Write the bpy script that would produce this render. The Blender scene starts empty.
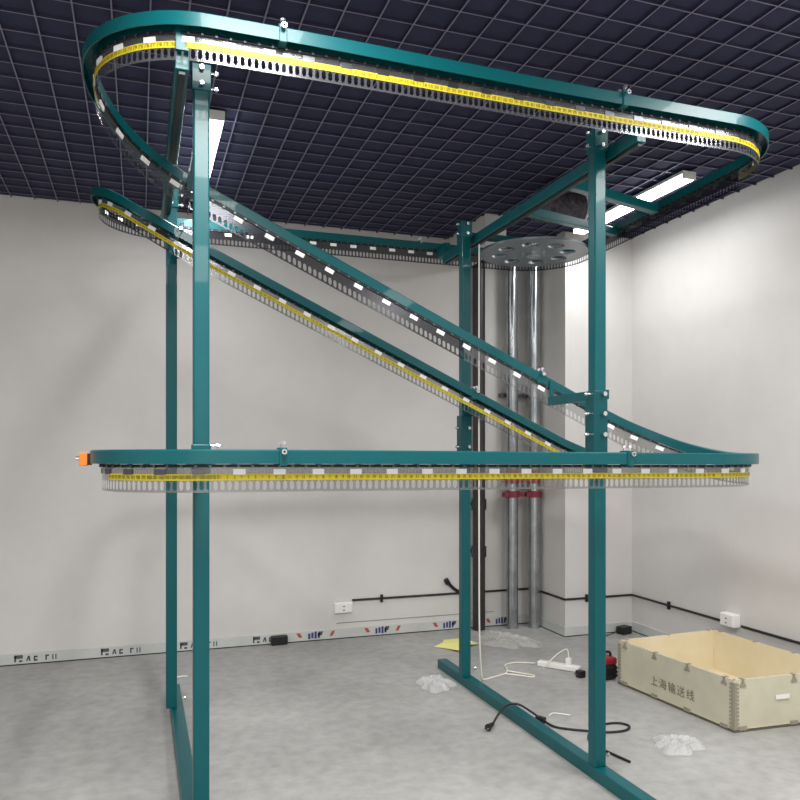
import bpy, bmesh, math, random
from mathutils import Vector, Matrix
random.seed(7)
C = bpy.context.scene.collection
PI = math.pi

# ------------------------------------------------------------------ materials
def srgb(r, g, b):
    f = lambda v: (v/12.92 if v <= .04045 else ((v+.055)/1.055)**2.4)
    return (f(r/255), f(g/255), f(b/255), 1)

def mat(name, col, rough=.5, metal=0., noise=None, bump=0., emit=None, coat=0., spec=.5):
    m = bpy.data.materials.new(name); m.use_nodes = True
    nt = m.node_tree; b = nt.nodes['Principled BSDF']
    b.inputs['Base Color'].default_value = col
    b.inputs['Roughness'].default_value = rough
    b.inputs['Metallic'].default_value = metal
    b.inputs['Coat Weight'].default_value = coat
    b.inputs['Specular IOR Level'].default_value = spec
    if emit:
        b.inputs['Emission Color'].default_value = emit[0]
        b.inputs['Emission Strength'].default_value = emit[1]
    if noise or bump:
        tc = nt.nodes.new('ShaderNodeTexCoord')
        n = nt.nodes.new('ShaderNodeTexNoise')
        n.inputs['Scale'].default_value = noise[0] if noise else 30
        n.inputs['Detail'].default_value = 8
        n.inputs['Roughness'].default_value = .62
        nt.links.new(tc.outputs['Object'], n.inputs['Vector'])
        if noise:
            r = nt.nodes.new('ShaderNodeValToRGB')
            r.color_ramp.elements[0].position = noise[2] if len(noise) > 2 else .3
            r.color_ramp.elements[1].position = noise[3] if len(noise) > 3 else .7
            r.color_ramp.elements[0].color = noise[1]; r.color_ramp.elements[1].color = col
            nt.links.new(n.outputs['Fac'], r.inputs['Fac'])
            nt.links.new(r.outputs['Color'], b.inputs['Base Color'])
        if bump:
            bp = nt.nodes.new('ShaderNodeBump'); bp.inputs['Strength'].default_value = bump
            bp.inputs['Distance'].default_value = .02
            nt.links.new(n.outputs['Fac'], bp.inputs['Height'])
            nt.links.new(bp.outputs['Normal'], b.inputs['Normal'])
    return m

def film(name, tint, clear, rough, metal, tcol=(1, 1, 1, 1)):
    """a see-through plastic sheet: part transparent, part glossy"""
    m = mat(name, tint, rough, metal); nt = m.node_tree
    b = nt.nodes['Principled BSDF']; out = nt.nodes['Material Output']
    t = nt.nodes.new('ShaderNodeBsdfTransparent'); t.inputs['Color'].default_value = tcol
    mx = nt.nodes.new('ShaderNodeMixShader'); mx.inputs['Fac'].default_value = 1-clear
    nt.links.new(t.outputs[0], mx.inputs[1]); nt.links.new(b.outputs[0], mx.inputs[2])
    nt.links.new(mx.outputs[0], out.inputs['Surface'])
    return m

M = {}
M['wall'] = mat('plaster_white', srgb(211, 208, 205), .8, noise=(1.6, srgb(202, 199, 196)), bump=.04)
M['ceil'] = mat('ceiling_dark', srgb(42, 43, 72), .9)
def grid_mat():
    m = mat('ceiling_grid', srgb(40, 40, 58), .6); nt = m.node_tree; b = nt.nodes['Principled BSDF']
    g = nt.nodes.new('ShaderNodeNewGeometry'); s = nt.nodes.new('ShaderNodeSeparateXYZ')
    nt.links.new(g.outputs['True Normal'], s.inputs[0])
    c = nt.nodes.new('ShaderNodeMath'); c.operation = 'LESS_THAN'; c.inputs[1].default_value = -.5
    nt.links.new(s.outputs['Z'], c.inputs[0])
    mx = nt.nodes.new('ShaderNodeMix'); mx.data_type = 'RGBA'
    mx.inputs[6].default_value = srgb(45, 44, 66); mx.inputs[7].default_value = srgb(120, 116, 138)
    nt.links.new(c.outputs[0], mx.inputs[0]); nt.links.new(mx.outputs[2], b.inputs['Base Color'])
    return m
M['grid'] = grid_mat()
def floor_mat():
    m = mat('concrete_floor', srgb(172, 171, 168), .5, noise=(1.3, srgb(148, 147, 144), .32, .68), bump=.03)
    nt = m.node_tree; b = nt.nodes['Principled BSDF']
    ramp = [n for n in nt.nodes if n.type == 'VALTORGB'][0]
    n2 = nt.nodes.new('ShaderNodeTexNoise'); n2.inputs['Scale'].default_value = 14; n2.inputs['Detail'].default_value = 9
    tc = [n for n in nt.nodes if n.type == 'TEX_COORD'][0]
    nt.links.new(tc.outputs['Object'], n2.inputs['Vector'])
    r2 = nt.nodes.new('ShaderNodeValToRGB'); r2.color_ramp.elements[0].position = .35; r2.color_ramp.elements[1].position = .65
    r2.color_ramp.elements[0].color = (.86, .86, .86, 1); r2.color_ramp.elements[1].color = (1.04, 1.04, 1.04, 1)
    nt.links.new(n2.outputs['Fac'], r2.inputs['Fac'])
    mx = nt.nodes.new('ShaderNodeMix'); mx.data_type = 'RGBA'; mx.blend_type = 'MULTIPLY'; mx.inputs[0].default_value = 1
    nt.links.new(ramp.outputs['Color'], mx.inputs[6]); nt.links.new(r2.outputs['Color'], mx.inputs[7])
    nt.links.new(mx.outputs[2], b.inputs['Base Color'])
    return m
M['floor'] = floor_mat()
M['teal'] = mat('teal_paint', srgb(4, 80, 85), .36, coat=.12, spec=.25)
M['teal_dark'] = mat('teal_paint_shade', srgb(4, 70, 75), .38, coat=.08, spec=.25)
M['steel'] = mat('zinc_steel', srgb(205, 208, 212), .25, .9)
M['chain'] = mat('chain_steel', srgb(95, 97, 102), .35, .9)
M['dark_chain_and_shade'] = mat('dark_chain_and_shade', srgb(38, 40, 44), .45, .5)
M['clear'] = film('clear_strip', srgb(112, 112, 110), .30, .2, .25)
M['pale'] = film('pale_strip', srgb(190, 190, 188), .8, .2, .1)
M['mid_refl'] = film('strip_mid_refl', srgb(118, 119, 122), .46, .2, .5)  # same belt, its paler reflections put into the tint
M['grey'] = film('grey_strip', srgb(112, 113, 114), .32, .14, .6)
M['dark_refl'] = film('strip_dark_refl', srgb(46, 47, 53), .14, .17, .6)  # same clear belt, tinted dark to imitate the ceiling reflected in it
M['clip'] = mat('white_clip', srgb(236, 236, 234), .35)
M['tape'] = mat('yellow_tape', srgb(200, 182, 24), .55)
M['ink'] = mat('black_ink', srgb(48, 46, 16), .6)
M['blackp'] = mat('black_plastic', srgb(22, 22, 24), .45)
M['orange'] = mat('orange_plastic', srgb(226, 120, 28), .4)
M['disc'] = mat('wheel_grey', srgb(120, 128, 134), .35, .35)
M['galv'] = mat('galvanised_pipe', srgb(186, 190, 192), .22, .85, noise=(9, srgb(140, 144, 148)))
M['castiron'] = mat('dark_pipe', srgb(52, 49, 48), .4, noise=(12, srgb(36, 34, 34)))
M['red'] = mat('red_paint', srgb(140, 30, 44), .4)
M['redcoup'] = mat('coupling_red', srgb(122, 38, 54), .5)
M['foil'] = mat('foil', srgb(150, 146, 152), .3, .6, noise=(30, srgb(84, 82, 90)), bump=.6)
M['whitep'] = mat('white_plastic', srgb(232, 231, 226), .4)
M['cordw'] = mat('white_cord', srgb(224, 220, 208), .5)
M['ply'] = mat('plywood_outside', srgb(203, 198, 176), .7, noise=(5, srgb(189, 184, 162)))
M['plyin'] = mat('plywood_inside', srgb(226, 214, 186), .65, noise=(4, srgb(216, 202, 168)))
M['tab'] = mat('steel_tab', srgb(158, 152, 136), .5, .3)
M['print'] = mat('stencil_ink', srgb(112, 104, 84), .8)
M['edge'] = mat('crate_dark_edge', srgb(92, 88, 72), .7)
M['yellowpaper'] = mat('yellow_sheet', srgb(232, 228, 140), .7)
M['plastic'] = film('thin_plastic', srgb(222, 222, 222), .55, .12, 0)
M['wrap'] = film('crumpled_wrap', srgb(205, 203, 198), .5, .2, 0)
M['skirt'] = mat('baseboard_film', srgb(204, 206, 202), .35, .1, noise=(4, srgb(190, 194, 190)))
M['blueink'] = mat('blue_ink', srgb(62, 60, 120), .6)
M['redink'] = mat('red_ink', srgb(176, 80, 66), .6)
M['darkink'] = mat('dark_ink', srgb(78, 78, 84), .6)
M['glow'] = mat('lit_diffuser', (1, 1, 1, 1), .5, emit=((.95, .98, 1, 1), 9))
M['groove'] = mat('groove_line', srgb(120, 116, 112), .9)

# ------------------------------------------------------------------ helpers
def tag(o, label=None, cat=None, group=None, kind=None):
    if label: o['label'] = label
    if cat: o['category'] = cat
    if group: o['group'] = group
    if kind: o['kind'] = kind
    return o

def origin_of(o):
    v = Vector((0, 0, 0))
    while o is not None:
        v += o.location; o = o.parent
    return v

def obj(name, bm, m, parent=None, smooth=False, at=None, bevel=0):
    """bm in world coordinates -> one mesh object"""
    me = bpy.data.meshes.new(name)
    o = bpy.data.objects.new(name, me); C.objects.link(o)
    off = Vector((0, 0, 0))
    if parent is not None:
        o.parent = parent; off = origin_of(parent)
    elif at is not None:
        o.location = at; off = Vector(at)
    bmesh.ops.translate(bm, verts=bm.verts, vec=-off)
    bmesh.ops.recalc_face_normals(bm, faces=bm.faces)
    bm.to_mesh(me); bm.free()
    ms = m if isinstance(m, (list, tuple)) else [m]
    for q in ms: me.materials.append(q)
    if smooth:
        for p in me.polygons: p.use_smooth = True
        try: me.set_sharp_from_angle(angle=.7)
        except Exception: pass
    if bevel:
        b = o.modifiers.new('soft_edges', 'BEVEL'); b.width = bevel; b.segments = 2; b.limit_method = 'ANGLE'
    return o

def empty(name, loc, rz=0):
    o = bpy.data.objects.new(name, None); C.objects.link(o)
    o.location = loc; o.rotation_euler = (0, 0, rz); o.empty_display_size = .1
    return o

def add_box(bm, c, s, rz=0, mi=0):
    r = bmesh.ops.create_cube(bm, size=1)
    mt = Matrix.Translation(c) @ Matrix.Rotation(rz, 4, 'Z') @ Matrix.Diagonal((s[0], s[1], s[2], 1))
    bmesh.ops.transform(bm, matrix=mt, verts=r['verts'])
    for v in r['verts']:
        for f in v.link_faces: f.material_index = mi
    return r['verts']

def box(c, s, rz=0):
    bm = bmesh.new(); add_box(bm, c, s, rz); return bm

def add_cyl(bm, a, b, r, n=16, r2=None):
    a = Vector(a); b = Vector(b); d = b-a
    q = d.to_track_quat('Z', 'Y').to_matrix().to_4x4()
    bmesh.ops.create_cone(bm, cap_ends=True, segments=n, radius1=r, radius2=r if r2 is None else r2, depth=d.length,
                          matrix=Matrix.Translation((a+b)/2) @ q)

def cyl(a, b, r, n=16, r2=None):
    bm = bmesh.new(); add_cyl(bm, a, b, r, n, r2); return bm

def add_tube(bm, pts, r, n=8):
    pts = [Vector(p) for p in pts]; rings = []
    for i, p in enumerate(pts):
        t = (pts[min(i+1, len(pts)-1)]-pts[max(i-1, 0)]).normalized()
        up = Vector((0, 0, 1)) if abs(t.z) < .9 else Vector((1, 0, 0))
        u = t.cross(up).normalized(); w = u.cross(t)
        rings.append([bm.verts.new(p+r*(math.cos(k*2*PI/n)*u+math.sin(k*2*PI/n)*w)) for k in range(n)])
    for a, b in zip(rings, rings[1:]):
        for k in range(n): bm.faces.new((a[k], a[(k+1) % n], b[(k+1) % n], b[k]))
    bm.faces.new(rings[0]); bm.faces.new(rings[-1][::-1])

def spline(pts, n=10):
    P = [Vector(p) for p in pts]; out = []
    for i in range(len(P)-1):
        p0 = P[max(i-1, 0)]; p1 = P[i]; p2 = P[i+1]; p3 = P[min(i+2, len(P)-1)]
        for k in range(n):
            t = k/n
            out.append(.5*((2*p1)+(p2-p0)*t+(2*p0-5*p1+4*p2-p3)*t*t+(3*p1-p0-3*p2+p3)*t**3))
    out.append(P[-1]); return out

def tube(pts, r, n=8):
    bm = bmesh.new(); add_tube(bm, pts, r, n); return bm

def struct(name, bm, m, parent=None):
    o = obj(name, bm, m, parent); o['kind'] = 'structure'; return o

# ------------------------------------------------------------------ room
XL, XR, YF, YB, ZC, ZT = -3.6, 3.93, -3.2, 5.95, 3.30, 3.32
PX, PY = 3.285, 5.41                       # pier in the far right corner
struct('floor', box(((XL+XR)/2, (YF+YB)/2, -.05), (XR-XL+.4, YB-YF+.4, .1)), M['floor'])
struct('wall_back', box(((XL+XR)/2, YB+.1, ZT/2), (XR-XL+.4, .2, ZT)), M['wall'])
struct('wall_right', box((XR+.1, (YF+YB)/2, ZT/2), (.2, YB-YF, ZT)), M['wall'])
struct('wall_left', box((XL-.1, (YF+YB)/2, ZT/2), (.2, YB-YF, ZT)), M['wall'])
struct('wall_front', box(((XL+XR)/2, YF-.1, ZT/2), (XR-XL+.4, .2, ZT)), M['wall'])
struct('wall_pier', box(((PX+XR)/2, (PY+YB)/2, ZT/2), (XR-PX, YB-PY, ZT)), M['wall'])
struct('trim_1', box((2.565, 5.585, 3.20), (.175, .73, .24)), M['wall'])     # boxed duct under the ceiling
cl = struct('ceiling', box(((XL+XR)/2, (YF+YB)/2, ZC+.13), (XR-XL+.4, YB-YF+.4, .22)), M['ceil'])
bm = bmesh.new(); S = .15
x = XL+.04
while x < XR:
    add_box(bm, (x, (YF+YB)/2, ZC+.013), (.0065, YB-YF, .014)); x += S
y = YF+.05
while y < YB:
    add_box(bm, ((XL+XR)/2, y, ZC+.0132), (XR-XL, .0065, .014)); y += S
struct('ceiling_grid', bm, M['grid'], cl)

def base_run(name, a, b, h=.08, t=.012):
    a = Vector(a); b = Vector(b); d = b-a
    bm = bmesh.new(); add_box(bm, ((a.x+b.x)/2, (a.y+b.y)/2, h/2), (d.length, t, h), math.atan2(d.y, d.x))
    o = struct(name, bm, M['skirt'])
    bm = bmesh.new(); add_box(bm, ((a.x+b.x)/2, (a.y+b.y)/2, .004), (d.length, t+.003, .007), math.atan2(d.y, d.x))
    struct('baseboard_shadow', bm, M['blackp'], o)  # thin black strip drawn as the shadow line under the baseboard
    return o
bb = base_run('baseboard_back', (XL, YB-.006, 0), (PX, YB-.006, 0))
base_run('baseboard_right', (XR-.006, YF, 0), (XR-.006, PY, 0))
base_run('baseboard_pier', (PX, PY-.006, 0), (XR-.012, PY-.006, 0))
base_run('baseboard_pier_side', (PX-.006, PY-.012, 0), (PX-.006, YB-.012, 0))
base_run('baseboard_left', (XL+.006, YF, 0), (XL+.006, YB-.012, 0))
# printing on the protective film of the back baseboard
yb = YB-.0135
def quad(bm, x0, z0, x1, z1, y, mi, lean=0):
    vs = [bm.verts.new((x0, y, z0)), bm.verts.new((x1, y, z0)), bm.verts.new((x1+lean, y, z1)), bm.verts.new((x0+lean, y, z1))]
    f = bm.faces.new(vs); f.material_index = mi
bm = bmesh.new()
for x0 in (-.84, -.27, .285, .83):
    quad(bm, x0, .045, x0+.055, .07, yb, 0); quad(bm, x0, .022, x0+.012, .07, yb, 0); quad(bm, x0+.03, .02, x0+.052, .034, yb, 0)
    quad(bm, x0+.075, .025, x0+.085, .06, yb, 0, .012); quad(bm, x0+.095, .025, x0+.105, .06, yb, 0, -.006)
    quad(bm, x0+.125, .022, x0+.15, .034, yb, 0); quad(bm, x0+.125, .046, x0+.15, .058, yb, 0); quad(bm, x0+.125, .022, x0+.134, .058, yb, 0)
    quad(bm, x0+.20, .022, x0+.21, .06, yb, 0); quad(bm, x0+.20, .05, x0+.225, .06, yb, 0); quad(bm, x0+.245, .022, x0+.253, .06, yb, 0); quad(bm, x0+.265, .022, x0+.273, .06, yb, 0)
for x0 in (1.19, 1.75, 2.35, 2.84):
    quad(bm, x0, .035, x0+.03, .07, yb, 2, -.02); quad(bm, x0+.25, .03, x0+.275, .07, yb, 2, .02)
    for k in range(4): quad(bm, x0+.075+k*.026, .018+.004*(k % 2), x0+.093+k*.026, .062+.006*(k % 3), yb, 1)
    quad(bm, x0+.15, .04, x0+.185, .072, yb, 0, .012)
struct('baseboard_print', bm, [M['darkink'], M['blueink'], M['redink']], bb)
struct('trim_2', box((2.2, YB-.001, .125), (1.4, .004, .004)), M['groove'])

# ------------------------------------------------------------------ conveyor path
R = .42
Yf, Y1, Y2, Yb = 2.72, 3.56, 4.30, 5.14
ZL, ZU = 1.480, 3.0
pts = []; marks = []          # marks: index of the first point of each run
def line(a, b):
    marks.append(len(pts)); a = Vector(a); b = Vector(b); n = max(2, int((b-a).length/.025))
    for k in range(n): pts.append(a+(b-a)*k/n)
def arc(cx, cy, a0, a1):
    marks.append(len(pts)); n = max(4, int(abs(a1-a0)*R/.025))
    for k in range(n):
        a = a0+(a1-a0)*k/n; pts.append(Vector((cx+R*math.cos(a), cy+R*math.sin(a))))
xll, xlr, xul, xur = .263, 2.445, .235, 2.505
xbl, xbr, xd, yd = .175, 2.60, 2.61, 4.72
h = PI/2
line((xll, Yf), (xlr, Yf))                              # 0 lower front
arc(xlr, Yf+R, -h, h)                                   # 1 lower right bend
line((xlr, Y1), (xul, Y1))                              # 2 rising diagonal
arc(xul, Yf+R, h, 3*h)                                  # 3 upper left bend
line((xul, Yf), (xur, Yf))                              # 4 upper front
v = Vector((xd-xur, yd-Yf-R)); nrm = Vector((v.y, -v.x)).normalized(); an = math.atan2(nrm.y, nrm.x)
arc(xur, Yf+R, -h, an)                                  # 5 upper right bend
line(Vector((xur, Yf+R))+R*nrm, Vector((xd, yd))+R*nrm)  # 6 upper right side
arc(xd, yd, an, h)                                      # 7 round the drive wheel
line((xd, Yb), (xbl, Yb))                               # 8 upper back
arc(xbl, Yb-R, h, 3*h)                                  # 9 back left bend
line((xbl, Y2), (xbr, Y2))                              # 10 falling diagonal
arc(xbr, Y2+R, -h, h)                                   # 11 lower back right bend
line((xbr, Yb), (xll, Yb))                              # 12 lower back
arc(xll, Yb-R, h, 2*h)                                  # 13
line((xll-R, Yb-R), (xll-R, Yf+R))                      # 14 lower left side
arc(xll, Yf+R, 2*h, 3*h)                                # 15
N = len(pts); marks.append(N)
cum = [0.]
for i in range(1, N+1): cum.append(cum[-1]+(pts[i % N]-pts[i-1]).length)
L = cum[N]
s_of = lambda k: cum[marks[k]]
d1 = lambda X: 2.645-.465*(X-.393)
d2 = lambda X: 2.485-.4705*(X-.64)
ZE = ZL-.006                 # the lower track dips slightly towards its right end
key = [(0, ZL+.008), (s_of(1), ZE)]
# rising diagonal: z known on the straight, extended into both bends until it meets the levels
za, zb = d1(xlr), d1(xul)
key += [(s_of(2)-(za-ZE)/.40, ZE), (s_of(2), za), (s_of(3), zb), (s_of(3)+(ZU-zb)/.465, ZU)]
zc, zd = d2(xbl), d2(xbr)
key += [(s_of(4)+.35, ZU), (s_of(4)+1.4, ZU-.013), (s_of(6), ZU-.013), (s_of(7), ZU), (s_of(10)-(ZU-zc)/.60, ZU), (s_of(10), zc), (s_of(11), zd), (s_of(11)+max(.12, (zd-ZL)/.47), ZL), (s_of(14), ZL), (L, ZL+.008)]
def zraw(s):
    s = s % L
    for (a, za_), (b, zb_) in zip(key, key[1:]):
        if a <= s <= b: return za_ if b == a else za_+(zb_-za_)*(s-a)/(b-a)
    return ZL
def zz(s): return sum(zraw(s+(k-6)*.035) for k in range(13))/13
def at(s):
    """point, horizontal tangent, right-hand normal at arc length s"""
    s = s % L
    lo, hi = 0, N
    while hi-lo > 1:
        m = (lo+hi)//2
        if cum[m] <= s: lo = m
        else: hi = m
    f = (s-cum[lo])/(cum[lo+1]-cum[lo])
    a, b = pts[lo], pts[(lo+1) % N]
    p = a.lerp(b, f)
    tp = pts[lo]-pts[(lo-1) % N]; tn = pts[(lo+2) % N]-pts[(lo+1) % N]; tc = b-a
    t = ((tp.normalized()+tc.normalized()).lerp(tc.normalized()+tn.normalized(), f)).normalized()
    return Vector((p.x, p.y, zz(s))), Vector((t.x, t.y, 0)), Vector((t.y, -t.x, 0))

conv = tag(empty('garment_conveyor', (1.1, 3.75, 0)),
           'tall teal steel two-level garment conveyor with Z-shaped overhead track standing on the concrete floor', 'conveyor')

def samples(s0, s1, step):
    n = max(1, round((s1-s0)/step)); return [s0+(s1-s0)*k/n for k in range(n+1)]

def sweep(s0, s1, prof, step=.035):
    """prof: list of (right offset, height) closed outline"""
    bm = bmesh.new(); rings = []
    for s in samples(s0, s1, step):
        p, t, n = at(s)
        rings.append([bm.verts.new(p+n*a+Vector((0, 0, b))) for a, b in prof])
    k = len(prof)
    for a, b in zip(rings, rings[1:]):
        for i in range(k): bm.faces.new((a[i], a[(i+1) % k], b[(i+1) % k], b[i]))
    bm.faces.new(rings[0]); bm.faces.new(rings[-1][::-1])
    return bm
hw, hh, ch = .025, .0255, .005
tk = .005           # an inverted steel channel, open underneath
RAIL = [(-hw, -hh), (-hw, hh-ch), (-hw+ch, hh), (hw-ch, hh), (hw, hh-ch), (hw, -hh), (hw-tk, -hh), (hw-tk, hh-tk), (-hw+tk, hh-tk), (-hw+tk, -hh)]

PITCH = .0247
SO = -.018                     # the strip hangs a little inside the rail centre
ST, SB = -.036, -.127           # top and bottom of the hanging strip below the rail centre
SL0, SL1 = -.119, -.087         # slot
def strip_mesh(s0, s1):
    bm = bmesh.new(); n = max(1, round((s1-s0)/PITCH)); d = (s1-s0)/n
    def V(s, zoff):
        p, t, nn = at(s); return p+nn*SO+Vector((0, 0, zoff))
    cache = {}
    def vert(s, zo):
        k = (round(s, 5), round(zo, 5))
        if k not in cache: cache[k] = bm.verts.new(V(s, zo))
        return cache[k]
    q = (SL1-SL0)*.22; w0, w1, e0, e1 = .19, .81, .35, .65
    for i in range(n):
        a = s0+i*d; b = s0+(i+1)*d
        P = lambda u, z: vert(a+u*d, z)
        hole = [P(e0, SL0), P(e1, SL0), P(w1, SL0+q), P(w1, SL1-q), P(e1, SL1), P(e0, SL1), P(w0, SL1-q), P(w0, SL0+q)]
        bl, br, tl, tr = vert(a, SB), vert(b, SB), vert(a, SL1+.006), vert(b, SL1+.006)
        F = bm.faces.new
        F((bl, br, hole[1], hole[0])); F((br, tr, hole[3], hole[2])); F((br, hole[2], hole[1]))
        F((tr, hole[4], hole[3])); F((tr, tl, hole[5], hole[4])); F((tl, hole[6], hole[5]))
        F((tl, bl, hole[7], hole[6])); F((bl, hole[0], hole[7]))
        F((tl, tr, vert(b, ST), vert(a, ST)))
    return bm
# numbers for the tape: seven-bar digits built as small bars
SEG = {'0': 'abcdef', '1': 'bc', '2': 'abged', '3': 'abgcd', '4': 'fgbc', '5': 'afgcd', '6': 'afgedc', '7': 'abc', '8': 'abcdefg', '9': 'abcdfg'}
def number(bm, s, txt, zc, off):
    w, hgt, t = .0046, .0125, .0014
    total = len(txt)*w+(len(txt)-1)*.0018; u = s-total/2
    for c in txt:
        for g in SEG[c]:
            r = {'a': (0, w, hgt/2-t, hgt/2), 'd': (0, w, -hgt/2, -hgt/2+t), 'g': (0, w, -t/2, t/2),
                 'f': (0, t, 0, hgt/2), 'b': (w-t, w, 0, hgt/2), 'e': (0, t, -hgt/2, 0), 'c': (w-t, w, -hgt/2, 0)}[g]
            vs = []
            for (uu, vv) in ((r[0], r[2]), (r[1], r[2]), (r[1], r[3]), (r[0], r[3])):
                p, tt, n = at(u+uu); vs.append(bm.verts.new(p+n*off+Vector((0, 0, zc+vv))))
            bm.faces.new(vs)
        u += w+.0018

seg_mat = {0: 'clear', 1: 'clear', 2: 'dark_refl', 3: 'mid_refl', 4: 'mid_refl', 5: 'mid_refl', 6: 'dark_refl', 7: 'dark_refl', 8: 'dark_refl',
           9: 'dark_refl', 10: 'grey', 11: 'pale', 12: 'pale', 13: 'pale', 14: 'pale', 15: 'clear'}  # one belt; the dark and mid tints imitate its reflections
tape_span = {0: (0, 1), 1: (0, .5), 3: (.42, 1), 4: (0, 1), 5: (0, 1), 9: (.35, 1), 10: (0, 1), 11: (0, .4), 15: (.25, 1)}
strips = {}
for k in range(16):
    s0, s1 = s_of(k), cum[marks[k+1]]
    bm = sweep(s0, s1, RAIL)
    bm.faces.ensure_lookup_table()
    for f in bm.faces[:-2]:
        if f.index % 10 in (6, 7, 8): f.material_index = 1  # inner channel faces coloured dark to stand in for the shade inside
    obj('rail', bm, [M['teal'], M['dark_chain_and_shade']], conv, smooth=True)
    # roller chain under the rail
    bm = sweep(s0, s1, [(SO-.006, -.038), (SO+.006, -.038), (SO+.006, -.0275), (SO-.006, -.0275)])
    for f in bm.faces: f.material_index = 0
    for s in samples(s0, s1, .049)[:-1]:
        p, t, n = at(s+.02)
        k0 = len(bm.faces)
        add_cyl(bm, p+n*(SO-.011)+Vector((0, 0, -.034)), p+n*(SO+.011)+Vector((0, 0, -.034)), .0055, 8)
        bm.faces.ensure_lookup_table()
        for f in bm.faces[k0:]: f.material_index = 1
    obj('roller_chain', bm, [M['dark_chain_and_shade'], M['chain']], conv, smooth=True)
    sm = s0
    if k == 2:                              # lower part of the rising strip tinted paler, imitating its wall reflection
        sm = s0+.40*(s1-s0)
        obj('slotted_strip', strip_mesh(s0, sm), M['mid_refl'], conv)
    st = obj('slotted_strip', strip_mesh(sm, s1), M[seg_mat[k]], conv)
    strips[k] = st
    if k in tape_span:
        a, b = tape_span[k]; t0, t1 = s0+a*(s1-s0), s0+b*(s1-s0)
        tp = obj('number_tape', sweep(t0, t1, [(SO+.0012, -.0845), (SO+.0022, -.0845), (SO+.0022, -.0615), (SO+.0012, -.0615)]), M['tape'], conv)
        bm = bmesh.new(); i = math.ceil(t0/PITCH)
        while i*PITCH < t1-.012:
            number(bm, i*PITCH+.005, str(i+1 if k < 15 else i+1), -.073, SO+.0027); i += 1
        if len(bm.verts): obj('number_lettering', bm, M['ink'], tp)
        else: bm.free()
# white carrier clips riding on the strip
n_clip = 174
rest = bmesh.new()
for i in range(n_clip):
    s = (i+.5)*L/n_clip
    k = max(j for j in range(16) if s_of(j) <= s)
    p, t, n = at(s); p2, _, _ = at(s+.03)
    d = (p2-p).normalized(); a = math.atan2(d.y, d.x); tilt = math.asin(d.z)
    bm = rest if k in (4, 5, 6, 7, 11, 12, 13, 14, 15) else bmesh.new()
    r = bmesh.ops.create_cube(bm, size=1)
    bmesh.ops.transform(bm, matrix=Matrix.Translation(p+n*SO+Vector((0, 0, -.054))) @ Matrix.Rotation(a, 4, 'Z') @ Matrix.Rotation(-tilt, 4, 'Y') @ Matrix.Diagonal((.044, .007, .020, 1)), verts=r['verts'])
    if bm is not rest: obj('carrier_clip', bm, M['clip'], strips[k])
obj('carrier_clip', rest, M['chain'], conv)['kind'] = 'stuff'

# ------------------------------------------------------------------ conveyor frame
PW = .06
XA, XB, YA, YC = .20, 2.0, 3.01, 4.48
ZP = 2.99
def bolt(a, d, parent, ln=.03, r=.006):
    a = Vector(a); d = Vector(d).normalized()
    bm = cyl(a, a+d*ln, r*.7, 8); add_cyl(bm, a+d*ln*.55, a+d*(ln*.55+.009), r*1.6, 6)
    return obj('bolt', bm, M['steel'], parent, smooth=True)
posts = {}
PXY = ((.222, YA), (1.995, YA), (.168, YC), (1.98, YC))
for (x, y) in PXY:
    p = obj('post', box((x, y, (ZP+.06)/2), (PW, PW, ZP-.06)), M['teal'], conv, bevel=.006)
    posts[(XA if x < 1 else XB, y)] = p; x0 = x
    sl = obj('post_sleeve', box((x, y, ZP-.055), (PW+.012, PW+.012, .10)), M['teal'], conv, bevel=.003)
    side = -1
    for dz in (-.085, -.025):
        bolt((x+(.036 if x < 1 else -.036), y-.01, ZP+dz), (1 if x < 1 else -1, 0, 0), sl)
        bolt((x, y-.036, ZP+dz), (0, -1, 0), sl, .016)
# long sleeve with bolts half way up the front right post, and on the rear right post
for (x, y, z0, z1, zs) in ((1.995, YA, 1.40, 1.785, (1.77, 1.68, 1.585)), (1.98, YC, 1.44, 1.74, (1.66, 1.54))):
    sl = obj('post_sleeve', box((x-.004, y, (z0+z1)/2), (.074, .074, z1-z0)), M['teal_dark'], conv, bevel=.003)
    for z in zs:
        bolt((x-.041, y-.015, z), (-1, 0, 0), sl, .035)
        bolt((x+.01, y-.037, z), (0, -1, 0), sl, .014, .007)
sl = obj('post_sleeve', box((.222, YA, 1.478), (.070, .070, .11)), M['teal'], conv, bevel=.003)
bolt((.258, YA-.02, 1.528), (1, 0, 0), sl, .035)
# floor beams
for x in (XA, XB):
    b = obj('floor_beam', box((x, 3.64, .03), (.07, 2.56, .06)), M['teal'], conv, bevel=.006)
    for y in (YA, YC):
        bolt((x+.031, y-.02, .11), (1, 0, 0), posts[(x, y)], .012)
# beams under the ceiling: depth beams beside the posts, cross beams to the right-hand track
ZB = 2.88
for x in (XA-.06, XB+.06):
    bm = box((x, 3.885, ZB), (.05, 2.23, .06))
    o = obj('top_beam', bm, M['teal'], conv, bevel=.004)
    obj('beam_lip', box((x, 3.885, ZB-.036), (.022, 2.21, .012)), M['dark_chain_and_shade'], o)
    for y in (Yf, Yb):
        s_ = 1 if y > 4 else -1; ye = y-s_*.025; yi = 4.97 if y > 4 else 2.85
        obj('rail_hanger', box((x, (ye+yi)/2, 2.95), (.045, abs(ye-yi), .085)), M['teal'], conv)
    sp = obj('beam_joint', box((x, 4.0, ZB), (.058, .09, .068)), M['teal'], conv, bevel=.003)
def bar(a, b, w, hgt):
    a = Vector(a); b = Vector(b); d = (b-a).normalized(); n = Vector((d.y, -d.x, 0)).normalized(); u = n.cross(d)
    bm = bmesh.new(); r = bmesh.ops.create_cube(bm, size=1)
    m3 = Matrix((d*(b-a).length, n*w, u*hgt)).transposed().to_4x4(); m3.translation = (a+b)/2
    bmesh.ops.transform(bm, matrix=m3, verts=r['verts']); return bm
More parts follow.
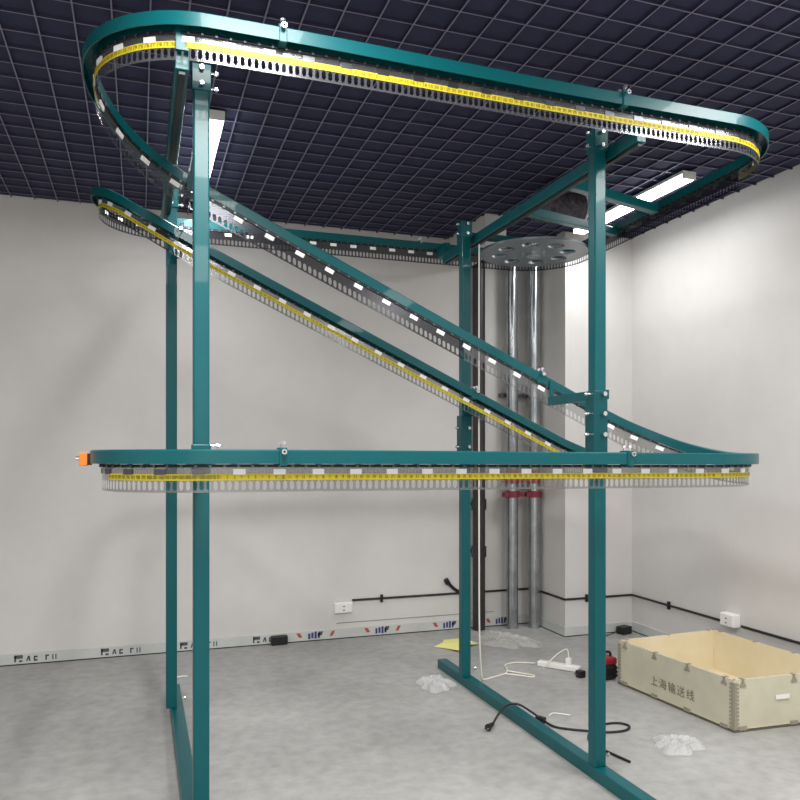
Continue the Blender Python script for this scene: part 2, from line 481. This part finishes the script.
for a, b in (((XB+.085, 3.40, 2.885), (2.905, 3.78, 2.955)), ((XB+.085, 3.857, 2.885), (2.955, 4.26, 2.955))):
    obj('cross_beam', bar(a, b, .05, .05), M['teal'], conv, bevel=.004)
    obj('rail_hanger', box((b[0]-.01, b[1], 2.96), (.03, .05, .06)), M['teal'], conv)
obj('cross_beam', box(((XB+.035+xd+.05)/2, yd, 2.978), (xd+.05-XB-.035, .045, .04)), M['teal'], conv, bevel=.004)
obj('beam_standoff', box((XB+.06, yd, 2.934), (.045, .045, .05)), M['teal'], conv)
# stubs holding the diagonals and the lower track
def stub(x, y0, y1, z, ztop):
    o = obj('track_bracket', box((x, (y0+y1)/2, z), (.045, abs(y1-y0), .045)), M['teal'], conv, bevel=.003)
    s = 1 if y1 > y0 else -1
    obj('bracket_plate', box((x, y1-s*.004, (z+ztop)/2), (.024, .008, abs(ztop-z)+.04)), M['teal'], o)
stub(XB+.06, YA+.03, Y1-.027, 1.775, d1(XB+.06)-.01)
stub(XA+.02, YA+.03, Y1-.027, 2.70, d1(XA)-.01)
stub(XA, YC-.03, Y2+.027, 2.62, d2(XA)-.01)
stub(XB+.02, YC-.03, Y2+.027, 1.76, d2(XB+.02)-.01)
for x in (XA, XB):
    stub(x, YA-.03, Yf+.025, ZL, ZL); stub(x, YC+.03, Yb-.025, ZL, ZL)
# joint clamps on the rail
def clamp(s):
    p, t, n = at(s); p2 = at(s+.03)[0]; d = (p2-p).normalized()
    a = math.atan2(d.y, d.x)
    mt = Matrix.Translation(p) @ Matrix.Rotation(a, 4, 'Z') @ Matrix.Rotation(-math.asin(d.z), 4, 'Y')
    bm = bmesh.new(); bmesh.ops.create_cube(bm, size=1)
    bmesh.ops.transform(bm, matrix=mt @ Matrix.Diagonal((.028, .062, .066, 1)), verts=bm.verts)
    o = obj('joint_clamp', bm, M['teal'], conv, bevel=.003)
    for sy in (-1, 1):
        q = mt @ Vector((0, sy*.031, .018)); bolt(q, n*(1 if sy < 0 else -1), o, .02, .0065)
        q = mt @ Vector((.0, sy*.02, .033)); bolt(q, (0, 0, 1), o, .022, .0065)
def s_line(k, X): return s_of(k)+abs(X-pts[marks[k]].x)
CL = ((0, .484), (0, 1.95), (4, .484), (4, 1.926), (8, 1.91), (2, 1.997), (10, .20), (10, 1.96))
for k, X in CL:
    clamp(s_line(k, X))
# drive wheel
def disc_mesh(cx, cy, r, holes, ext):
    cu = bpy.data.curves.new('wheel_outline', 'CURVE'); cu.dimensions = '2D'; cu.fill_mode = 'BOTH'; cu.extrude = ext
    def circ(x, y, rr, n):
        sp = cu.splines.new('POLY'); sp.points.add(n-1); sp.use_cyclic_u = True
        for i in range(n): sp.points[i].co = (x+rr*math.cos(2*PI*i/n), y+rr*math.sin(2*PI*i/n), 0, 1)
    circ(cx, cy, r, 72)
    for (x, y, rr) in holes: circ(x, y, rr, 24)
    o = bpy.data.objects.new('tmp_wheel', cu); C.objects.link(o)
    bpy.context.view_layer.update()
    me = bpy.data.meshes.new_from_object(o)
    bpy.data.objects.remove(o); bpy.data.curves.remove(cu)
    bm = bmesh.new(); bm.from_mesh(me); bpy.data.meshes.remove(me); return bm
bm = disc_mesh(xd, yd, .375, [(xd+.235*math.cos(2*PI*i/8+.2), yd+.235*math.sin(2*PI*i/8+.2), .056) for i in range(8)], .008)
bmesh.ops.translate(bm, verts=bm.verts, vec=(0, 0, 2.905))
wh = obj('drive_wheel', bm, M['disc'], conv)
bm = cyl((xd, yd, 2.875), (xd, yd, 2.958), .05, 20)
obj('wheel_hub', bm, M['steel'], wh, smooth=True)
for i in range(6):
    a = 2*PI*i/6; obj('bolt', cyl((xd+.085*math.cos(a), yd+.085*math.sin(a), 2.885), (xd+.085*math.cos(a), yd+.085*math.sin(a), 2.90), .009, 6), M['steel'], wh)
# limit switch on the left end of the lower track
sw = obj('limit_switch', box((xll-R-.048, 3.14, ZL-.004), (.03, .05, .05)), M['orange'], conv, bevel=.003)
obj('switch_mount', box((xll-R-.029, 3.14, ZL-.004), (.02, .045, .045)), M['blackp'], sw)
obj('switch_pin', cyl((xll-R-.076, 3.14, ZL), (xll-R-.06, 3.14, ZL), .008, 10), M['steel'], sw)

# ------------------------------------------------------------------ ceiling lights
def batten(x, y0, y1, label):
    t = tag(empty('ceiling_light', (x, (y0+y1)/2, ZC)), label, 'ceiling light', 'linear lights under the grid ceiling')
    obj('housing', box((x, (y0+y1)/2, ZC-.014), (.105, y1-y0, .022)), M['whitep'], t, bevel=.004)
    obj('diffuser', box((x, (y0+y1)/2, ZC-.040), (.10, y1-y0-.02, .03)), M['glow'], t, bevel=.012)
    for y in (y0+.004, y1-.004):
        obj('end_cap', box((x, y, ZC-.036), (.104, .008, .04)), M['whitep'], t, bevel=.004)
batten(.37, 4.06, 5.26, 'bright linear ceiling light seen behind the front left teal post')
batten(3.31, 3.96, 5.25, 'bright linear ceiling light near the right wall beyond the teal cross beams')

# flexible foil duct hanging below the grid
dt = tag(empty('flexible_duct', (2.66, 4.42, 3.12)), 'short crinkled silver foil duct hanging under the ceiling behind the front right post', 'duct')
bm = bmesh.new(); rings = []; n = 28
for i in range(41):
    u = i/40; x = 2.47+.33*u; rr = .098+.007*math.cos(i*PI)*1
    rings.append([bm.verts.new((x, 4.42+rr*math.cos(2*PI*k/n)*(1+.05*math.sin(k*3+i)), 3.13+rr*math.sin(2*PI*k/n))) for k in range(n)])
for a, b in zip(rings, rings[1:]):
    for k in range(n): bm.faces.new((a[k], a[(k+1) % n], b[(k+1) % n], b[k]))
bm.faces.new(rings[0])
obj('foil_hose', bm, M['foil'], dt)
bm = cyl((2.785, 4.42, 3.13), (2.79, 4.42, 3.13), .088, 28); obj('mesh_cover', bm, M['foil'], dt)
bm = bmesh.new()
add_tube(bm, [(2.80, 4.42+.102*math.cos(a), 3.13+.102*math.sin(a)) for a in [2*PI*i/36 for i in range(37)]], .007, 8)
obj('end_ring', bm, M['whitep'], dt, smooth=True)
obj('hanging_strap', box((2.62, 4.42, 3.262), (.02, .004, .08)), M['steel'], dt)

# ------------------------------------------------------------------ pipes in the corner
dp = tag(empty('drain_pipe', (2.72, 5.86, 0)), 'dark brown drain pipe running up the back wall beside the rear right post', 'pipe')
obj('pipe', cyl((2.72, 5.86, 0), (2.72, 5.86, 3.309), .053, 24), M['castiron'], dp, smooth=True)
for z in (.62, 1.02, 2.33):
    obj('collar', cyl((2.72, 5.86, z), (2.72, 5.86, z+.09), .064, 24), M['castiron'], dp, smooth=True)
    obj('wall_clip', box((2.72, 5.925, z+.045), (.15, .05, .03)), M['chain'], dp)
for x, y, lab in ((3.015, 5.82, 'silver sprinkler riser with a red coupling, next to the dark drain pipe'),
                  (3.205, 5.78, 'silver sprinkler riser with a red coupling, close against the white pier')):
    t = tag(empty('sprinkler_pipe', (x, y, 0)), lab, 'pipe', 'silver risers in the corner')
    obj('pipe', cyl((x, y, 0), (x, y, 3.309), .05, 24), M['galv'], t, smooth=True)
    for z in (1.12, 1.24):
        bm = cyl((x, y, z), (x, y, z+.055), .062, 24)
        add_box(bm, (x-.067, y-.01, z+.027), (.045, .05, .04)); add_box(bm, (x+.067, y-.01, z+.027), (.045, .05, .04)) if x < 3.1 else None
        cp = obj('coupling', bm, M['redcoup'], t, smooth=True)
    obj('pipe_label', cyl((x, y, 1.30), (x, y, 1.36), .0515, 24), M['red'], t, smooth=True)
    obj('wall_clamp', box((x, (y+YB)/2+.02, 2.0), (.14, YB-y-.05, .03)), M['chain'], t)

# ------------------------------------------------------------------ conduit and outlets
cr = .009
def conduit(pts_, clips, label):
    t = tag(empty('mounted_conduit', pts_[0]), label, 'conduit', 'black conduit runs')
    bm = bmesh.new()
    for a, b in zip(pts_, pts_[1:]): add_cyl(bm, a, b, cr, 10)
    obj('pipe', bm, M['blackp'], t, smooth=True)
    for c in clips: obj('saddle_clip', box(c, (.02, .02, .06)), M['blackp'], t)
    return t
yc = YB-.009
conduit([(1.63, yc, .305), (2.66, yc, .305)], [(1.88, YB-.01, .305)], 'thin black conduit along the foot of the back wall, left of the drain pipe')
conduit([(2.79, yc, .305), (PX-.009, yc, .305), (PX-.009, PY-.009, .305)], [], 'thin black conduit passing behind the silver risers to the pier corner')
conduit([(PX-.009, PY-.009, .305), (XR-.009, PY-.009, .305), (XR-.009, 4.34, .305)],
        [(3.48, PY-.01, .305), (XR-.01, 4.93, .305)], 'thin black conduit running from the pier corner along the right wall to its outlet')
conduit([(XR-.009, 4.17, .305), (XR-.009, -1.5, .305)], [(XR-.01, 3.4, .305)], 'thin black conduit on the right wall, nearer side of the outlet box')
t = tag(empty('conduit_elbow', (2.5, YB-.02, .34)), 'small black angled conduit end on the back wall by the rear right post', 'conduit')
obj('elbow_body', tube(spline([(2.57, yc, .318), (2.52, yc, .35), (2.46, yc-.01, .41)], 5), .014, 8), M['blackp'], t, smooth=True)
obj('elbow_cap', cyl((2.47, yc-.008, .395), (2.445, yc-.012, .43), .022, 10), M['blackp'], t)
def outlet(c, s, label, nrm):
    t = tag(empty('outlet_box', c), label, 'outlet')
    obj('box_body', box(c, s), M['whitep'], t, bevel=.006)
    f = Vector(c)+Vector(nrm)*(max(abs(nrm[0])*s[0], abs(nrm[1])*s[1])/2+.003)
    fs = (.006, s[1]*.86, s[2]*.86) if nrm[0] else (s[0]*.86, .006, s[2]*.86)
    obj('face_plate', box(f, fs), M['whitep'], t)
    for dz in (-.018, .012):
        sl = (.004, .012, .008) if nrm[0] else (.012, .004, .008)
        obj('socket_slot', box(f+Vector(nrm)*.003+Vector((0, 0, dz)), sl), M['blackp'], t)
outlet((1.555, YB-.012, .25), (.15, .024, .085), 'flat white outlet plate low on the back wall left of the conduit end', (0, -1, 0))
outlet((XR-.03, 4.255, .335), (.06, .13, .09), 'white surface outlet box on the right wall above the crate', (-1, 0, 0))

# ------------------------------------------------------------------ crate
A, B, D, E = Vector((3.01, 3.255, 0)), Vector((2.945, 4.20, 0)), Vector((3.745, 4.245, 0)), Vector((3.79, 3.215, 0))
HC = .282
cr_ = tag(empty('wooden_crate', (3.38, 3.73, 0)), 'open low plywood crate with steel edge clips on the floor by the right wall', 'crate')
def wallprism(a, b, cen, t=.014, z0=.012, z1=HC):
    d = (b-a).normalized(); n = Vector((-d.y, d.x, 0))
    if n.dot(cen-a) < 0: n = -n
    bm = bmesh.new(); c = [a, b, b+n*t-d*t*0, a+n*t]
    lo = [bm.verts.new(p+Vector((0, 0, z0))) for p in c]; hi = [bm.verts.new(p+Vector((0, 0, z1))) for p in c]
    bm.faces.new(lo); bm.faces.new(hi)
    fs = []
    for i in range(4): fs.append(bm.faces.new((lo[i], lo[(i+1) % 4], hi[(i+1) % 4], hi[i])))
    fs[2].material_index = 1
    return bm, d, n
cen = (A+B+D+E)/4
up = Vector((0, 0, 1))
def tri_tab(bm, p, d, n, s, zs):
    for q in (.002,):
        o = p-n*q
        a, b, c = o-d*s/2, o+d*s/2, o+up*zs*s
        vs = [bm.verts.new(v) for v in (a, b, c, a-n*.003, b-n*.003, c-n*.003)]
        bm.faces.new(vs[:3]); bm.faces.new(vs[3:])
        for i in range(3): bm.faces.new((vs[i], vs[(i+1) % 3], vs[3+(i+1) % 3], vs[3+i]))
for a, b, nt_ in ((A, B, 4), (B, D, 3), (D, E, 4), (E, A, 3)):
    bm, d, n = wallprism(a, b, cen)
    o = obj('side_panel', bm, [M['ply'], M['plyin']], cr_)
    ln = (b-a).length
    for i in range(nt_):
        u = ln*(.07+.86*i/(nt_-1)); 
        bm = bmesh.new(); tri_tab(bm, a+d*u+up*(HC-.032), d, n, .038, .8)
        add_box(bm, a+d*u+up*(HC-.035)-n*.004, (.038, .006, .008), math.atan2(d.y, d.x))
        add_box(bm, a+d*u+up*(HC+.002)+n*.006, (.02, .03, .003), math.atan2(d.y, d.x))
        obj('edge_clip', bm, M['tab'], o)
        bm = bmesh.new(); add_box(bm, a+d*u+up*.02-n*.004, (.05, .006, .02), math.atan2(d.y, d.x))
        obj('edge_clip', bm, M['tab'], o)
    # toothed corner strip on this panel's first edge
    bm = bmesh.new(); an_ = math.atan2(d.y, d.x)
    add_box(bm, a+d*.008+up*(HC/2)-n*.002, (.016, .004, HC-.03), an_)
    for i in range(12): add_box(bm, a+d*.022+up*(.025+i*(HC-.05)/11)-n*.002, (.014, .004, .011), an_)
    obj('corner_strip', bm, M['tab'], o)
    bm = bmesh.new(); add_box(bm, b-d*.008+up*(HC/2)-n*.002, (.016, .004, HC-.03), an_)
    for i in range(12): add_box(bm, b-d*.022+up*(.025+i*(HC-.05)/11)-n*.002, (.014, .004, .011), an_)
    obj('corner_strip', bm, M['tab'], o)
    if a == A: front = (o, d, n)
bm = bmesh.new(); vs = [bm.verts.new(p.lerp(cen, -.006)+up*z) for z in (.001, .016) for p in (A, B, D, E)]
bm.faces.new(vs[:4]); ft = bm.faces.new(vs[4:])
for i in range(4): bm.faces.new((vs[i], vs[(i+1) % 4], vs[4+(i+1) % 4], vs[4+i])).material_index = 1
obj('bottom_panel', bm, [M['plyin'], M['edge']], cr_)
# small hardware left inside, stuck on the panels
o_, d_, n_ = front
# stencilled characters on the long side facing left
def text_mesh(s, size):
    cu = bpy.data.curves.new('lettering', 'FONT'); cu.body = s; cu.size = size; cu.align_x = 'CENTER'; cu.align_y = 'CENTER'
    cu.resolution_u = 2; cu.space_character = 1.25
    o = bpy.data.objects.new('tmp_text', cu); C.objects.link(o); bpy.context.view_layer.update()
    me = bpy.data.meshes.new_from_object(o); bpy.data.objects.remove(o); bpy.data.curves.remove(cu)
    bm = bmesh.new(); bm.from_mesh(me); bpy.data.meshes.remove(me); return bm
bm = text_mesh('上海输送线', .066)
dd = (A-B).normalized()                      # reading direction: from the far end towards the near corner
mt = Matrix((( dd.x, 0, -n_.x, 0), (dd.y, 0, -n_.y, 0), (0, 1, 0, 0), (0, 0, 0, 1)))
p0 = B+dd*.485-n_*.003+up*.105
bmesh.ops.transform(bm, matrix=Matrix.Translation(p0) @ mt, verts=bm.verts)
obj('stencil_lettering', bm, M['print'], o_)
bm = bmesh.new(); add_box(bm, (3.32, 3.232, .17), (.09, .003, .025), -.05); obj('paper_label', bm, M['whitep'], cr_)

# ------------------------------------------------------------------ things on the floor
# tool case between post and crate
tc = tag(empty('tool_case', (2.915, 4.318, 0)), 'small black tool case with a red lid on the floor between post and crate', 'tool case')
bm = bmesh.new(); add_box(bm, (2.915, 4.318, .055), (.145, .115, .10), .03)
obj('case_body', bm, M['blackp'], tc, bevel=.02)
for z in (.03, .055, .08):
    bm = bmesh.new(); add_box(bm, (2.915, 4.318, z), (.15, .12, .008), .03); obj('rib_band', bm, M['blackp'], tc)
bm = bmesh.new(); add_box(bm, (2.915, 4.318, .125), (.14, .11, .05), .03); obj('lid', bm, M['red'], tc, bevel=.015)
obj('handle', tube(spline([(2.865, 4.318, .145), (2.875, 4.318, .175), (2.955, 4.318, .175), (2.965, 4.318, .145)], 6), .009, 8), M['blackp'], tc, smooth=True)

# power strip with its long cord hung from the top of the rear right post
ps = tag(empty('power_strip', (2.75, 4.62, 0)), 'white power strip on the concrete floor, its white cord running up the rear right post', 'power strip')
rz = math.atan2(4.50-4.74, 2.85-2.66)
bm = bmesh.new(); add_box(bm, (2.755, 4.62, .02), (.30, .06, .036), rz); obj('strip_body', bm, M['whitep'], ps, bevel=.006)
for u in (-.10, -.05, 0, .05):
    c = Vector((2.755, 4.62, .0385))+Vector((math.cos(rz), math.sin(rz), 0))*u
    bm = bmesh.new(); add_box(bm, c, (.022, .03, .003), rz); obj('socket', bm, M['cordw'], ps)
c = Vector((2.755, 4.62, .06))+Vector((math.cos(rz), math.sin(rz), 0))*.07
bm = bmesh.new(); add_box(bm, c, (.035, .035, .05), rz); obj('adapter_plug', bm, M['whitep'], ps, bevel=.004)
obj('adapter_wire', tube(spline([c+Vector((0, 0, .02)), c+Vector((.0, .02, .08)), c+Vector((-.05, .05, .05)), c+Vector((-.11, .06, .0)), c+Vector((-.15, .08, -.05))], 6), .004, 6), M['cordw'], ps, smooth=True)
path = [(2.045, 4.40, 2.83), (2.046, 4.405, 2.6), (2.05, 4.415, 1.6), (2.058, 4.43, .9), (2.07, 4.45, .35), (2.11, 4.50, .05), (2.15, 4.54, .008), (2.22, 4.57, .006), (2.34, 4.62, .006), (2.40, 4.71, .006),
        (2.43, 4.80, .006), (2.52, 4.84, .006), (2.60, 4.81, .006), (2.645, 4.76, .012)]
obj('cord', tube(spline(path, 8), .0052, 8), M['cordw'], ps, smooth=True)
obj('cord', tube(spline([(2.33, 4.61, .008), (2.40, 4.56, .006), (2.47, 4.49, .006), (2.50, 4.52, .006), (2.44, 4.60, .006), (2.37, 4.655, .013)], 8), .0052, 8), M['cordw'], ps, smooth=True)
bp_ = tag(empty('plug_adapter', (2.80, 4.42, 0)), 'small black plug lying at the end of the white power strip', 'plug')
bm = bmesh.new(); add_box(bm, (2.785, 4.395, .024), (.05, .05, .046), .2); obj('plug_body', bm, M['blackp'], bp_, bevel=.005)
for q in (-.01, .01):
    bm = bmesh.new(); add_box(bm, (2.755, 4.40+q, .024), (.02, .003, .008), .2); obj('pin', bm, M['steel'], bp_)

# black cord over the floor beam
pc = tag(empty('extension_cord', (2.1, 3.7, 0)), 'black power cord with plug looped over the right floor beam', 'cord')
path = [(1.815, 3.735, .02), (1.88, 3.79, .055), (1.95, 3.825, .085), (2.02, 3.82, .082), (2.08, 3.76, .045), (2.11, 3.70, .02), (2.14, 3.63, .007), (2.20, 3.57, .007), (2.26, 3.53, .007), (2.36, 3.47, .007),
        (2.47, 3.46, .007), (2.53, 3.51, .007), (2.50, 3.57, .007), (2.40, 3.575, .007), (2.31, 3.52, .014), (2.25, 3.47, .007), (2.21, 3.40, .007), (2.2, 3.3, .007), (2.24, 3.1, .007)]
obj('cable', tube(spline(path, 8), .0065, 8), M['blackp'], pc, smooth=True)
obj('plug', cyl((1.77, 3.70, .022), (1.82, 3.74, .024), .019, 10, .010), M['blackp'], pc)
for q in (-.007, .007): obj('pin', cyl((1.752-q, 3.686+q, .022), (1.772-q, 3.702+q, .022), .003, 6), M['steel'], pc)
bm = bmesh.new(); add_box(bm, (2.10, 3.715, .022), (.055, .035, .034), -1.1); obj('inline_connector', bm, M['blackp'], pc, bevel=.006)

def crumple(name, cx, cy, rx, ry, hgt, seed, m, label, cat, rz=0, n=26):
    """a heap of crumpled sheet lying on the floor"""
    rnd = random.Random(seed); ph = [rnd.uniform(0, 6.3) for _ in range(12)]
    bm = bmesh.new(); grid = {}
    for i in range(n+1):
        for j in range(n+1):
            u, v = 2*i/n-1, 2*j/n-1
            rr = 1+.16*math.sin(3*math.atan2(v, u)+ph[0])+.1*math.sin(7*math.atan2(v, u)+ph[1])
            if u or v:
                mx = max(abs(u), abs(v)); q = mx/math.hypot(u, v); uu, vv = u*q, v*q
            else: uu = vv = 0
            r2 = uu*uu+vv*vv
            ridge = abs(math.sin(4*uu+ph[2]+2*math.sin(3*vv+ph[3])))*.5+abs(math.sin(6*vv+ph[4]+2*math.sin(4*uu+ph[5])))*.35+.25*rnd.random()
            z = .004+hgt*max(0, 1-r2**1.5)*(.25+.75*ridge)
            X, Y = uu*rr*rx, vv*rr*ry
            grid[i, j] = bm.verts.new((cx+X*math.cos(rz)-Y*math.sin(rz), cy+X*math.sin(rz)+Y*math.cos(rz), z))
    for i in range(n):
        for j in range(n): bm.faces.new((grid[i, j], grid[i+1, j], grid[i+1, j+1], grid[i, j+1]))
    o = obj(name, bm, m, None, at=(cx, cy, 0)); tag(o, label, cat); return o
crumple('plastic_bag', 1.80, 4.53, .12, .13, .06, 3, M['plastic'], 'clear crumpled plastic bag on the floor at the foot of the rear right post', 'plastic bag')
crumple('plastic_wrap', 2.76, 5.44, .20, .30, .05, 5, M['wrap'], 'flat heap of clear plastic wrapping on the floor below the pipes', 'plastic wrap', .3)
crumple('plastic_sack', 2.60, 3.20, .13, .12, .045, 9, M['plastic'], 'pale plastic sack lying on the floor in front of the plywood crate', 'plastic sack', .2)
# yellow sheet
bm = bmesh.new()
out = [(2.14, 5.44), (2.24, 5.50), (2.30, 5.62), (2.44, 5.58), (2.52, 5.42), (2.42, 5.36), (2.35, 5.27), (2.26, 5.24), (2.22, 5.36)]
ctr = bm.verts.new((2.33, 5.43, .02)); vs = [bm.verts.new((x, y, .004+.012*(i % 2))) for i, (x, y) in enumerate(out)]
for i in range(len(vs)): bm.faces.new((ctr, vs[i], vs[(i+1) % len(vs)]))
tag(obj('paper_sheet', bm, M['yellowpaper'], None, at=(2.33, 5.43, 0)), 'ragged pale yellow paper sheet on the floor behind the rear right post', 'paper')
tag(obj('cable_tie', tube(spline([(2.20, 3.80, .005), (2.245, 3.829, .005), (2.28, 3.80, .006), (2.32, 3.765, .005)], 6), .004, 6), M['whitep'], None, at=(2.25, 3.8, 0)),
    'short curved white cable tie on the floor near the black cord', 'cable tie')
tag(obj('wood_splinter', tube([(.21, 5.25, .005), (.27, 5.262, .008), (.30, 5.258, .006)], .004, 6), M['whitep'], None, at=(.25, 5.25, 0)),
    'tiny white scrap on the floor behind the front left post', 'scrap')
bm = bmesh.new(); add_box(bm, (1.03, YB-.04, .036), (.13, .045, .07), .06)
tag(obj('adhesive_block', bm, M['blackp'], None, at=(1.03, YB-.04, 0), bevel=.008), 'small black block lying against the back wall baseboard', 'block')
bm = bmesh.new(); add_box(bm, (3.80, PY-.07, .05), (.10, .08, .06), .3)
t = tag(empty('junction_box', (3.80, PY-.07, 0)), 'small black box with a wire on the floor in the corner beside the white pier', 'box')
obj('box_body', box((3.80, PY-.07, .032), (.11, .08, .062), .3), M['blackp'], t, bevel=.006)
bm.free()
obj('wire', tube(spline([(3.74, PY-.08, .03), (3.6, PY-.10, .006), (3.45, PY-.09, .006)], 6), .004, 6), M['blackp'], t, smooth=True)

# ------------------------------------------------------------------ light
def area(name, loc, rot, sx, sy, power, col=(1, 1, 1)):
    l = bpy.data.lights.new(name, 'AREA'); l.shape = 'RECTANGLE'; l.size = sx; l.size_y = sy; l.energy = power; l.color = col
    o = bpy.data.objects.new(name, l); C.objects.link(o); o.location = loc; o.rotation_euler = rot
    return o
area('light_left_batten', (.36, 4.6, 3.22), (0, 0, 0), .1, 1.15, 20)
area('light_right_batten', (3.28, 4.6, 3.22), (0, 0, 0), .1, 1.2, 15)
for x in (-2.2, .4, 2.8):
    for y in (1.65, -1.4):
        area('light_room', (x, y, 3.27), (0, 0, 0), .5, 1.4, (92 if x == .4 else 66) if y > 0 else 40, (1, .99, .975))
area('light_front_fill', (-.5, -3.0, 1.5), (PI/2, 0, 0), 3.5, 2.2, 30, (1, .97, .93))  # unseen fill lamp added behind the camera for soft front light
w = bpy.data.worlds.new('room_air'); bpy.context.scene.world = w; w.use_nodes = True
w.node_tree.nodes['Background'].inputs[0].default_value = (.5, .52, .55, 1); w.node_tree.nodes['Background'].inputs[1].default_value = .2

# ------------------------------------------------------------------ camera
cam = bpy.data.cameras.new('camera'); co = bpy.data.objects.new('camera', cam); C.objects.link(co)
co.location = (0, 0, 1.5); co.rotation_euler = (PI/2, 0, -math.radians(18.95))
cam.sensor_width = 36; cam.lens = 757/800*36; cam.shift_y = 53/800; cam.clip_start = .05
sc = bpy.context.scene; sc.camera = co
sc.view_settings.view_transform = 'Standard'; sc.view_settings.look = 'None'; sc.view_settings.exposure = .12
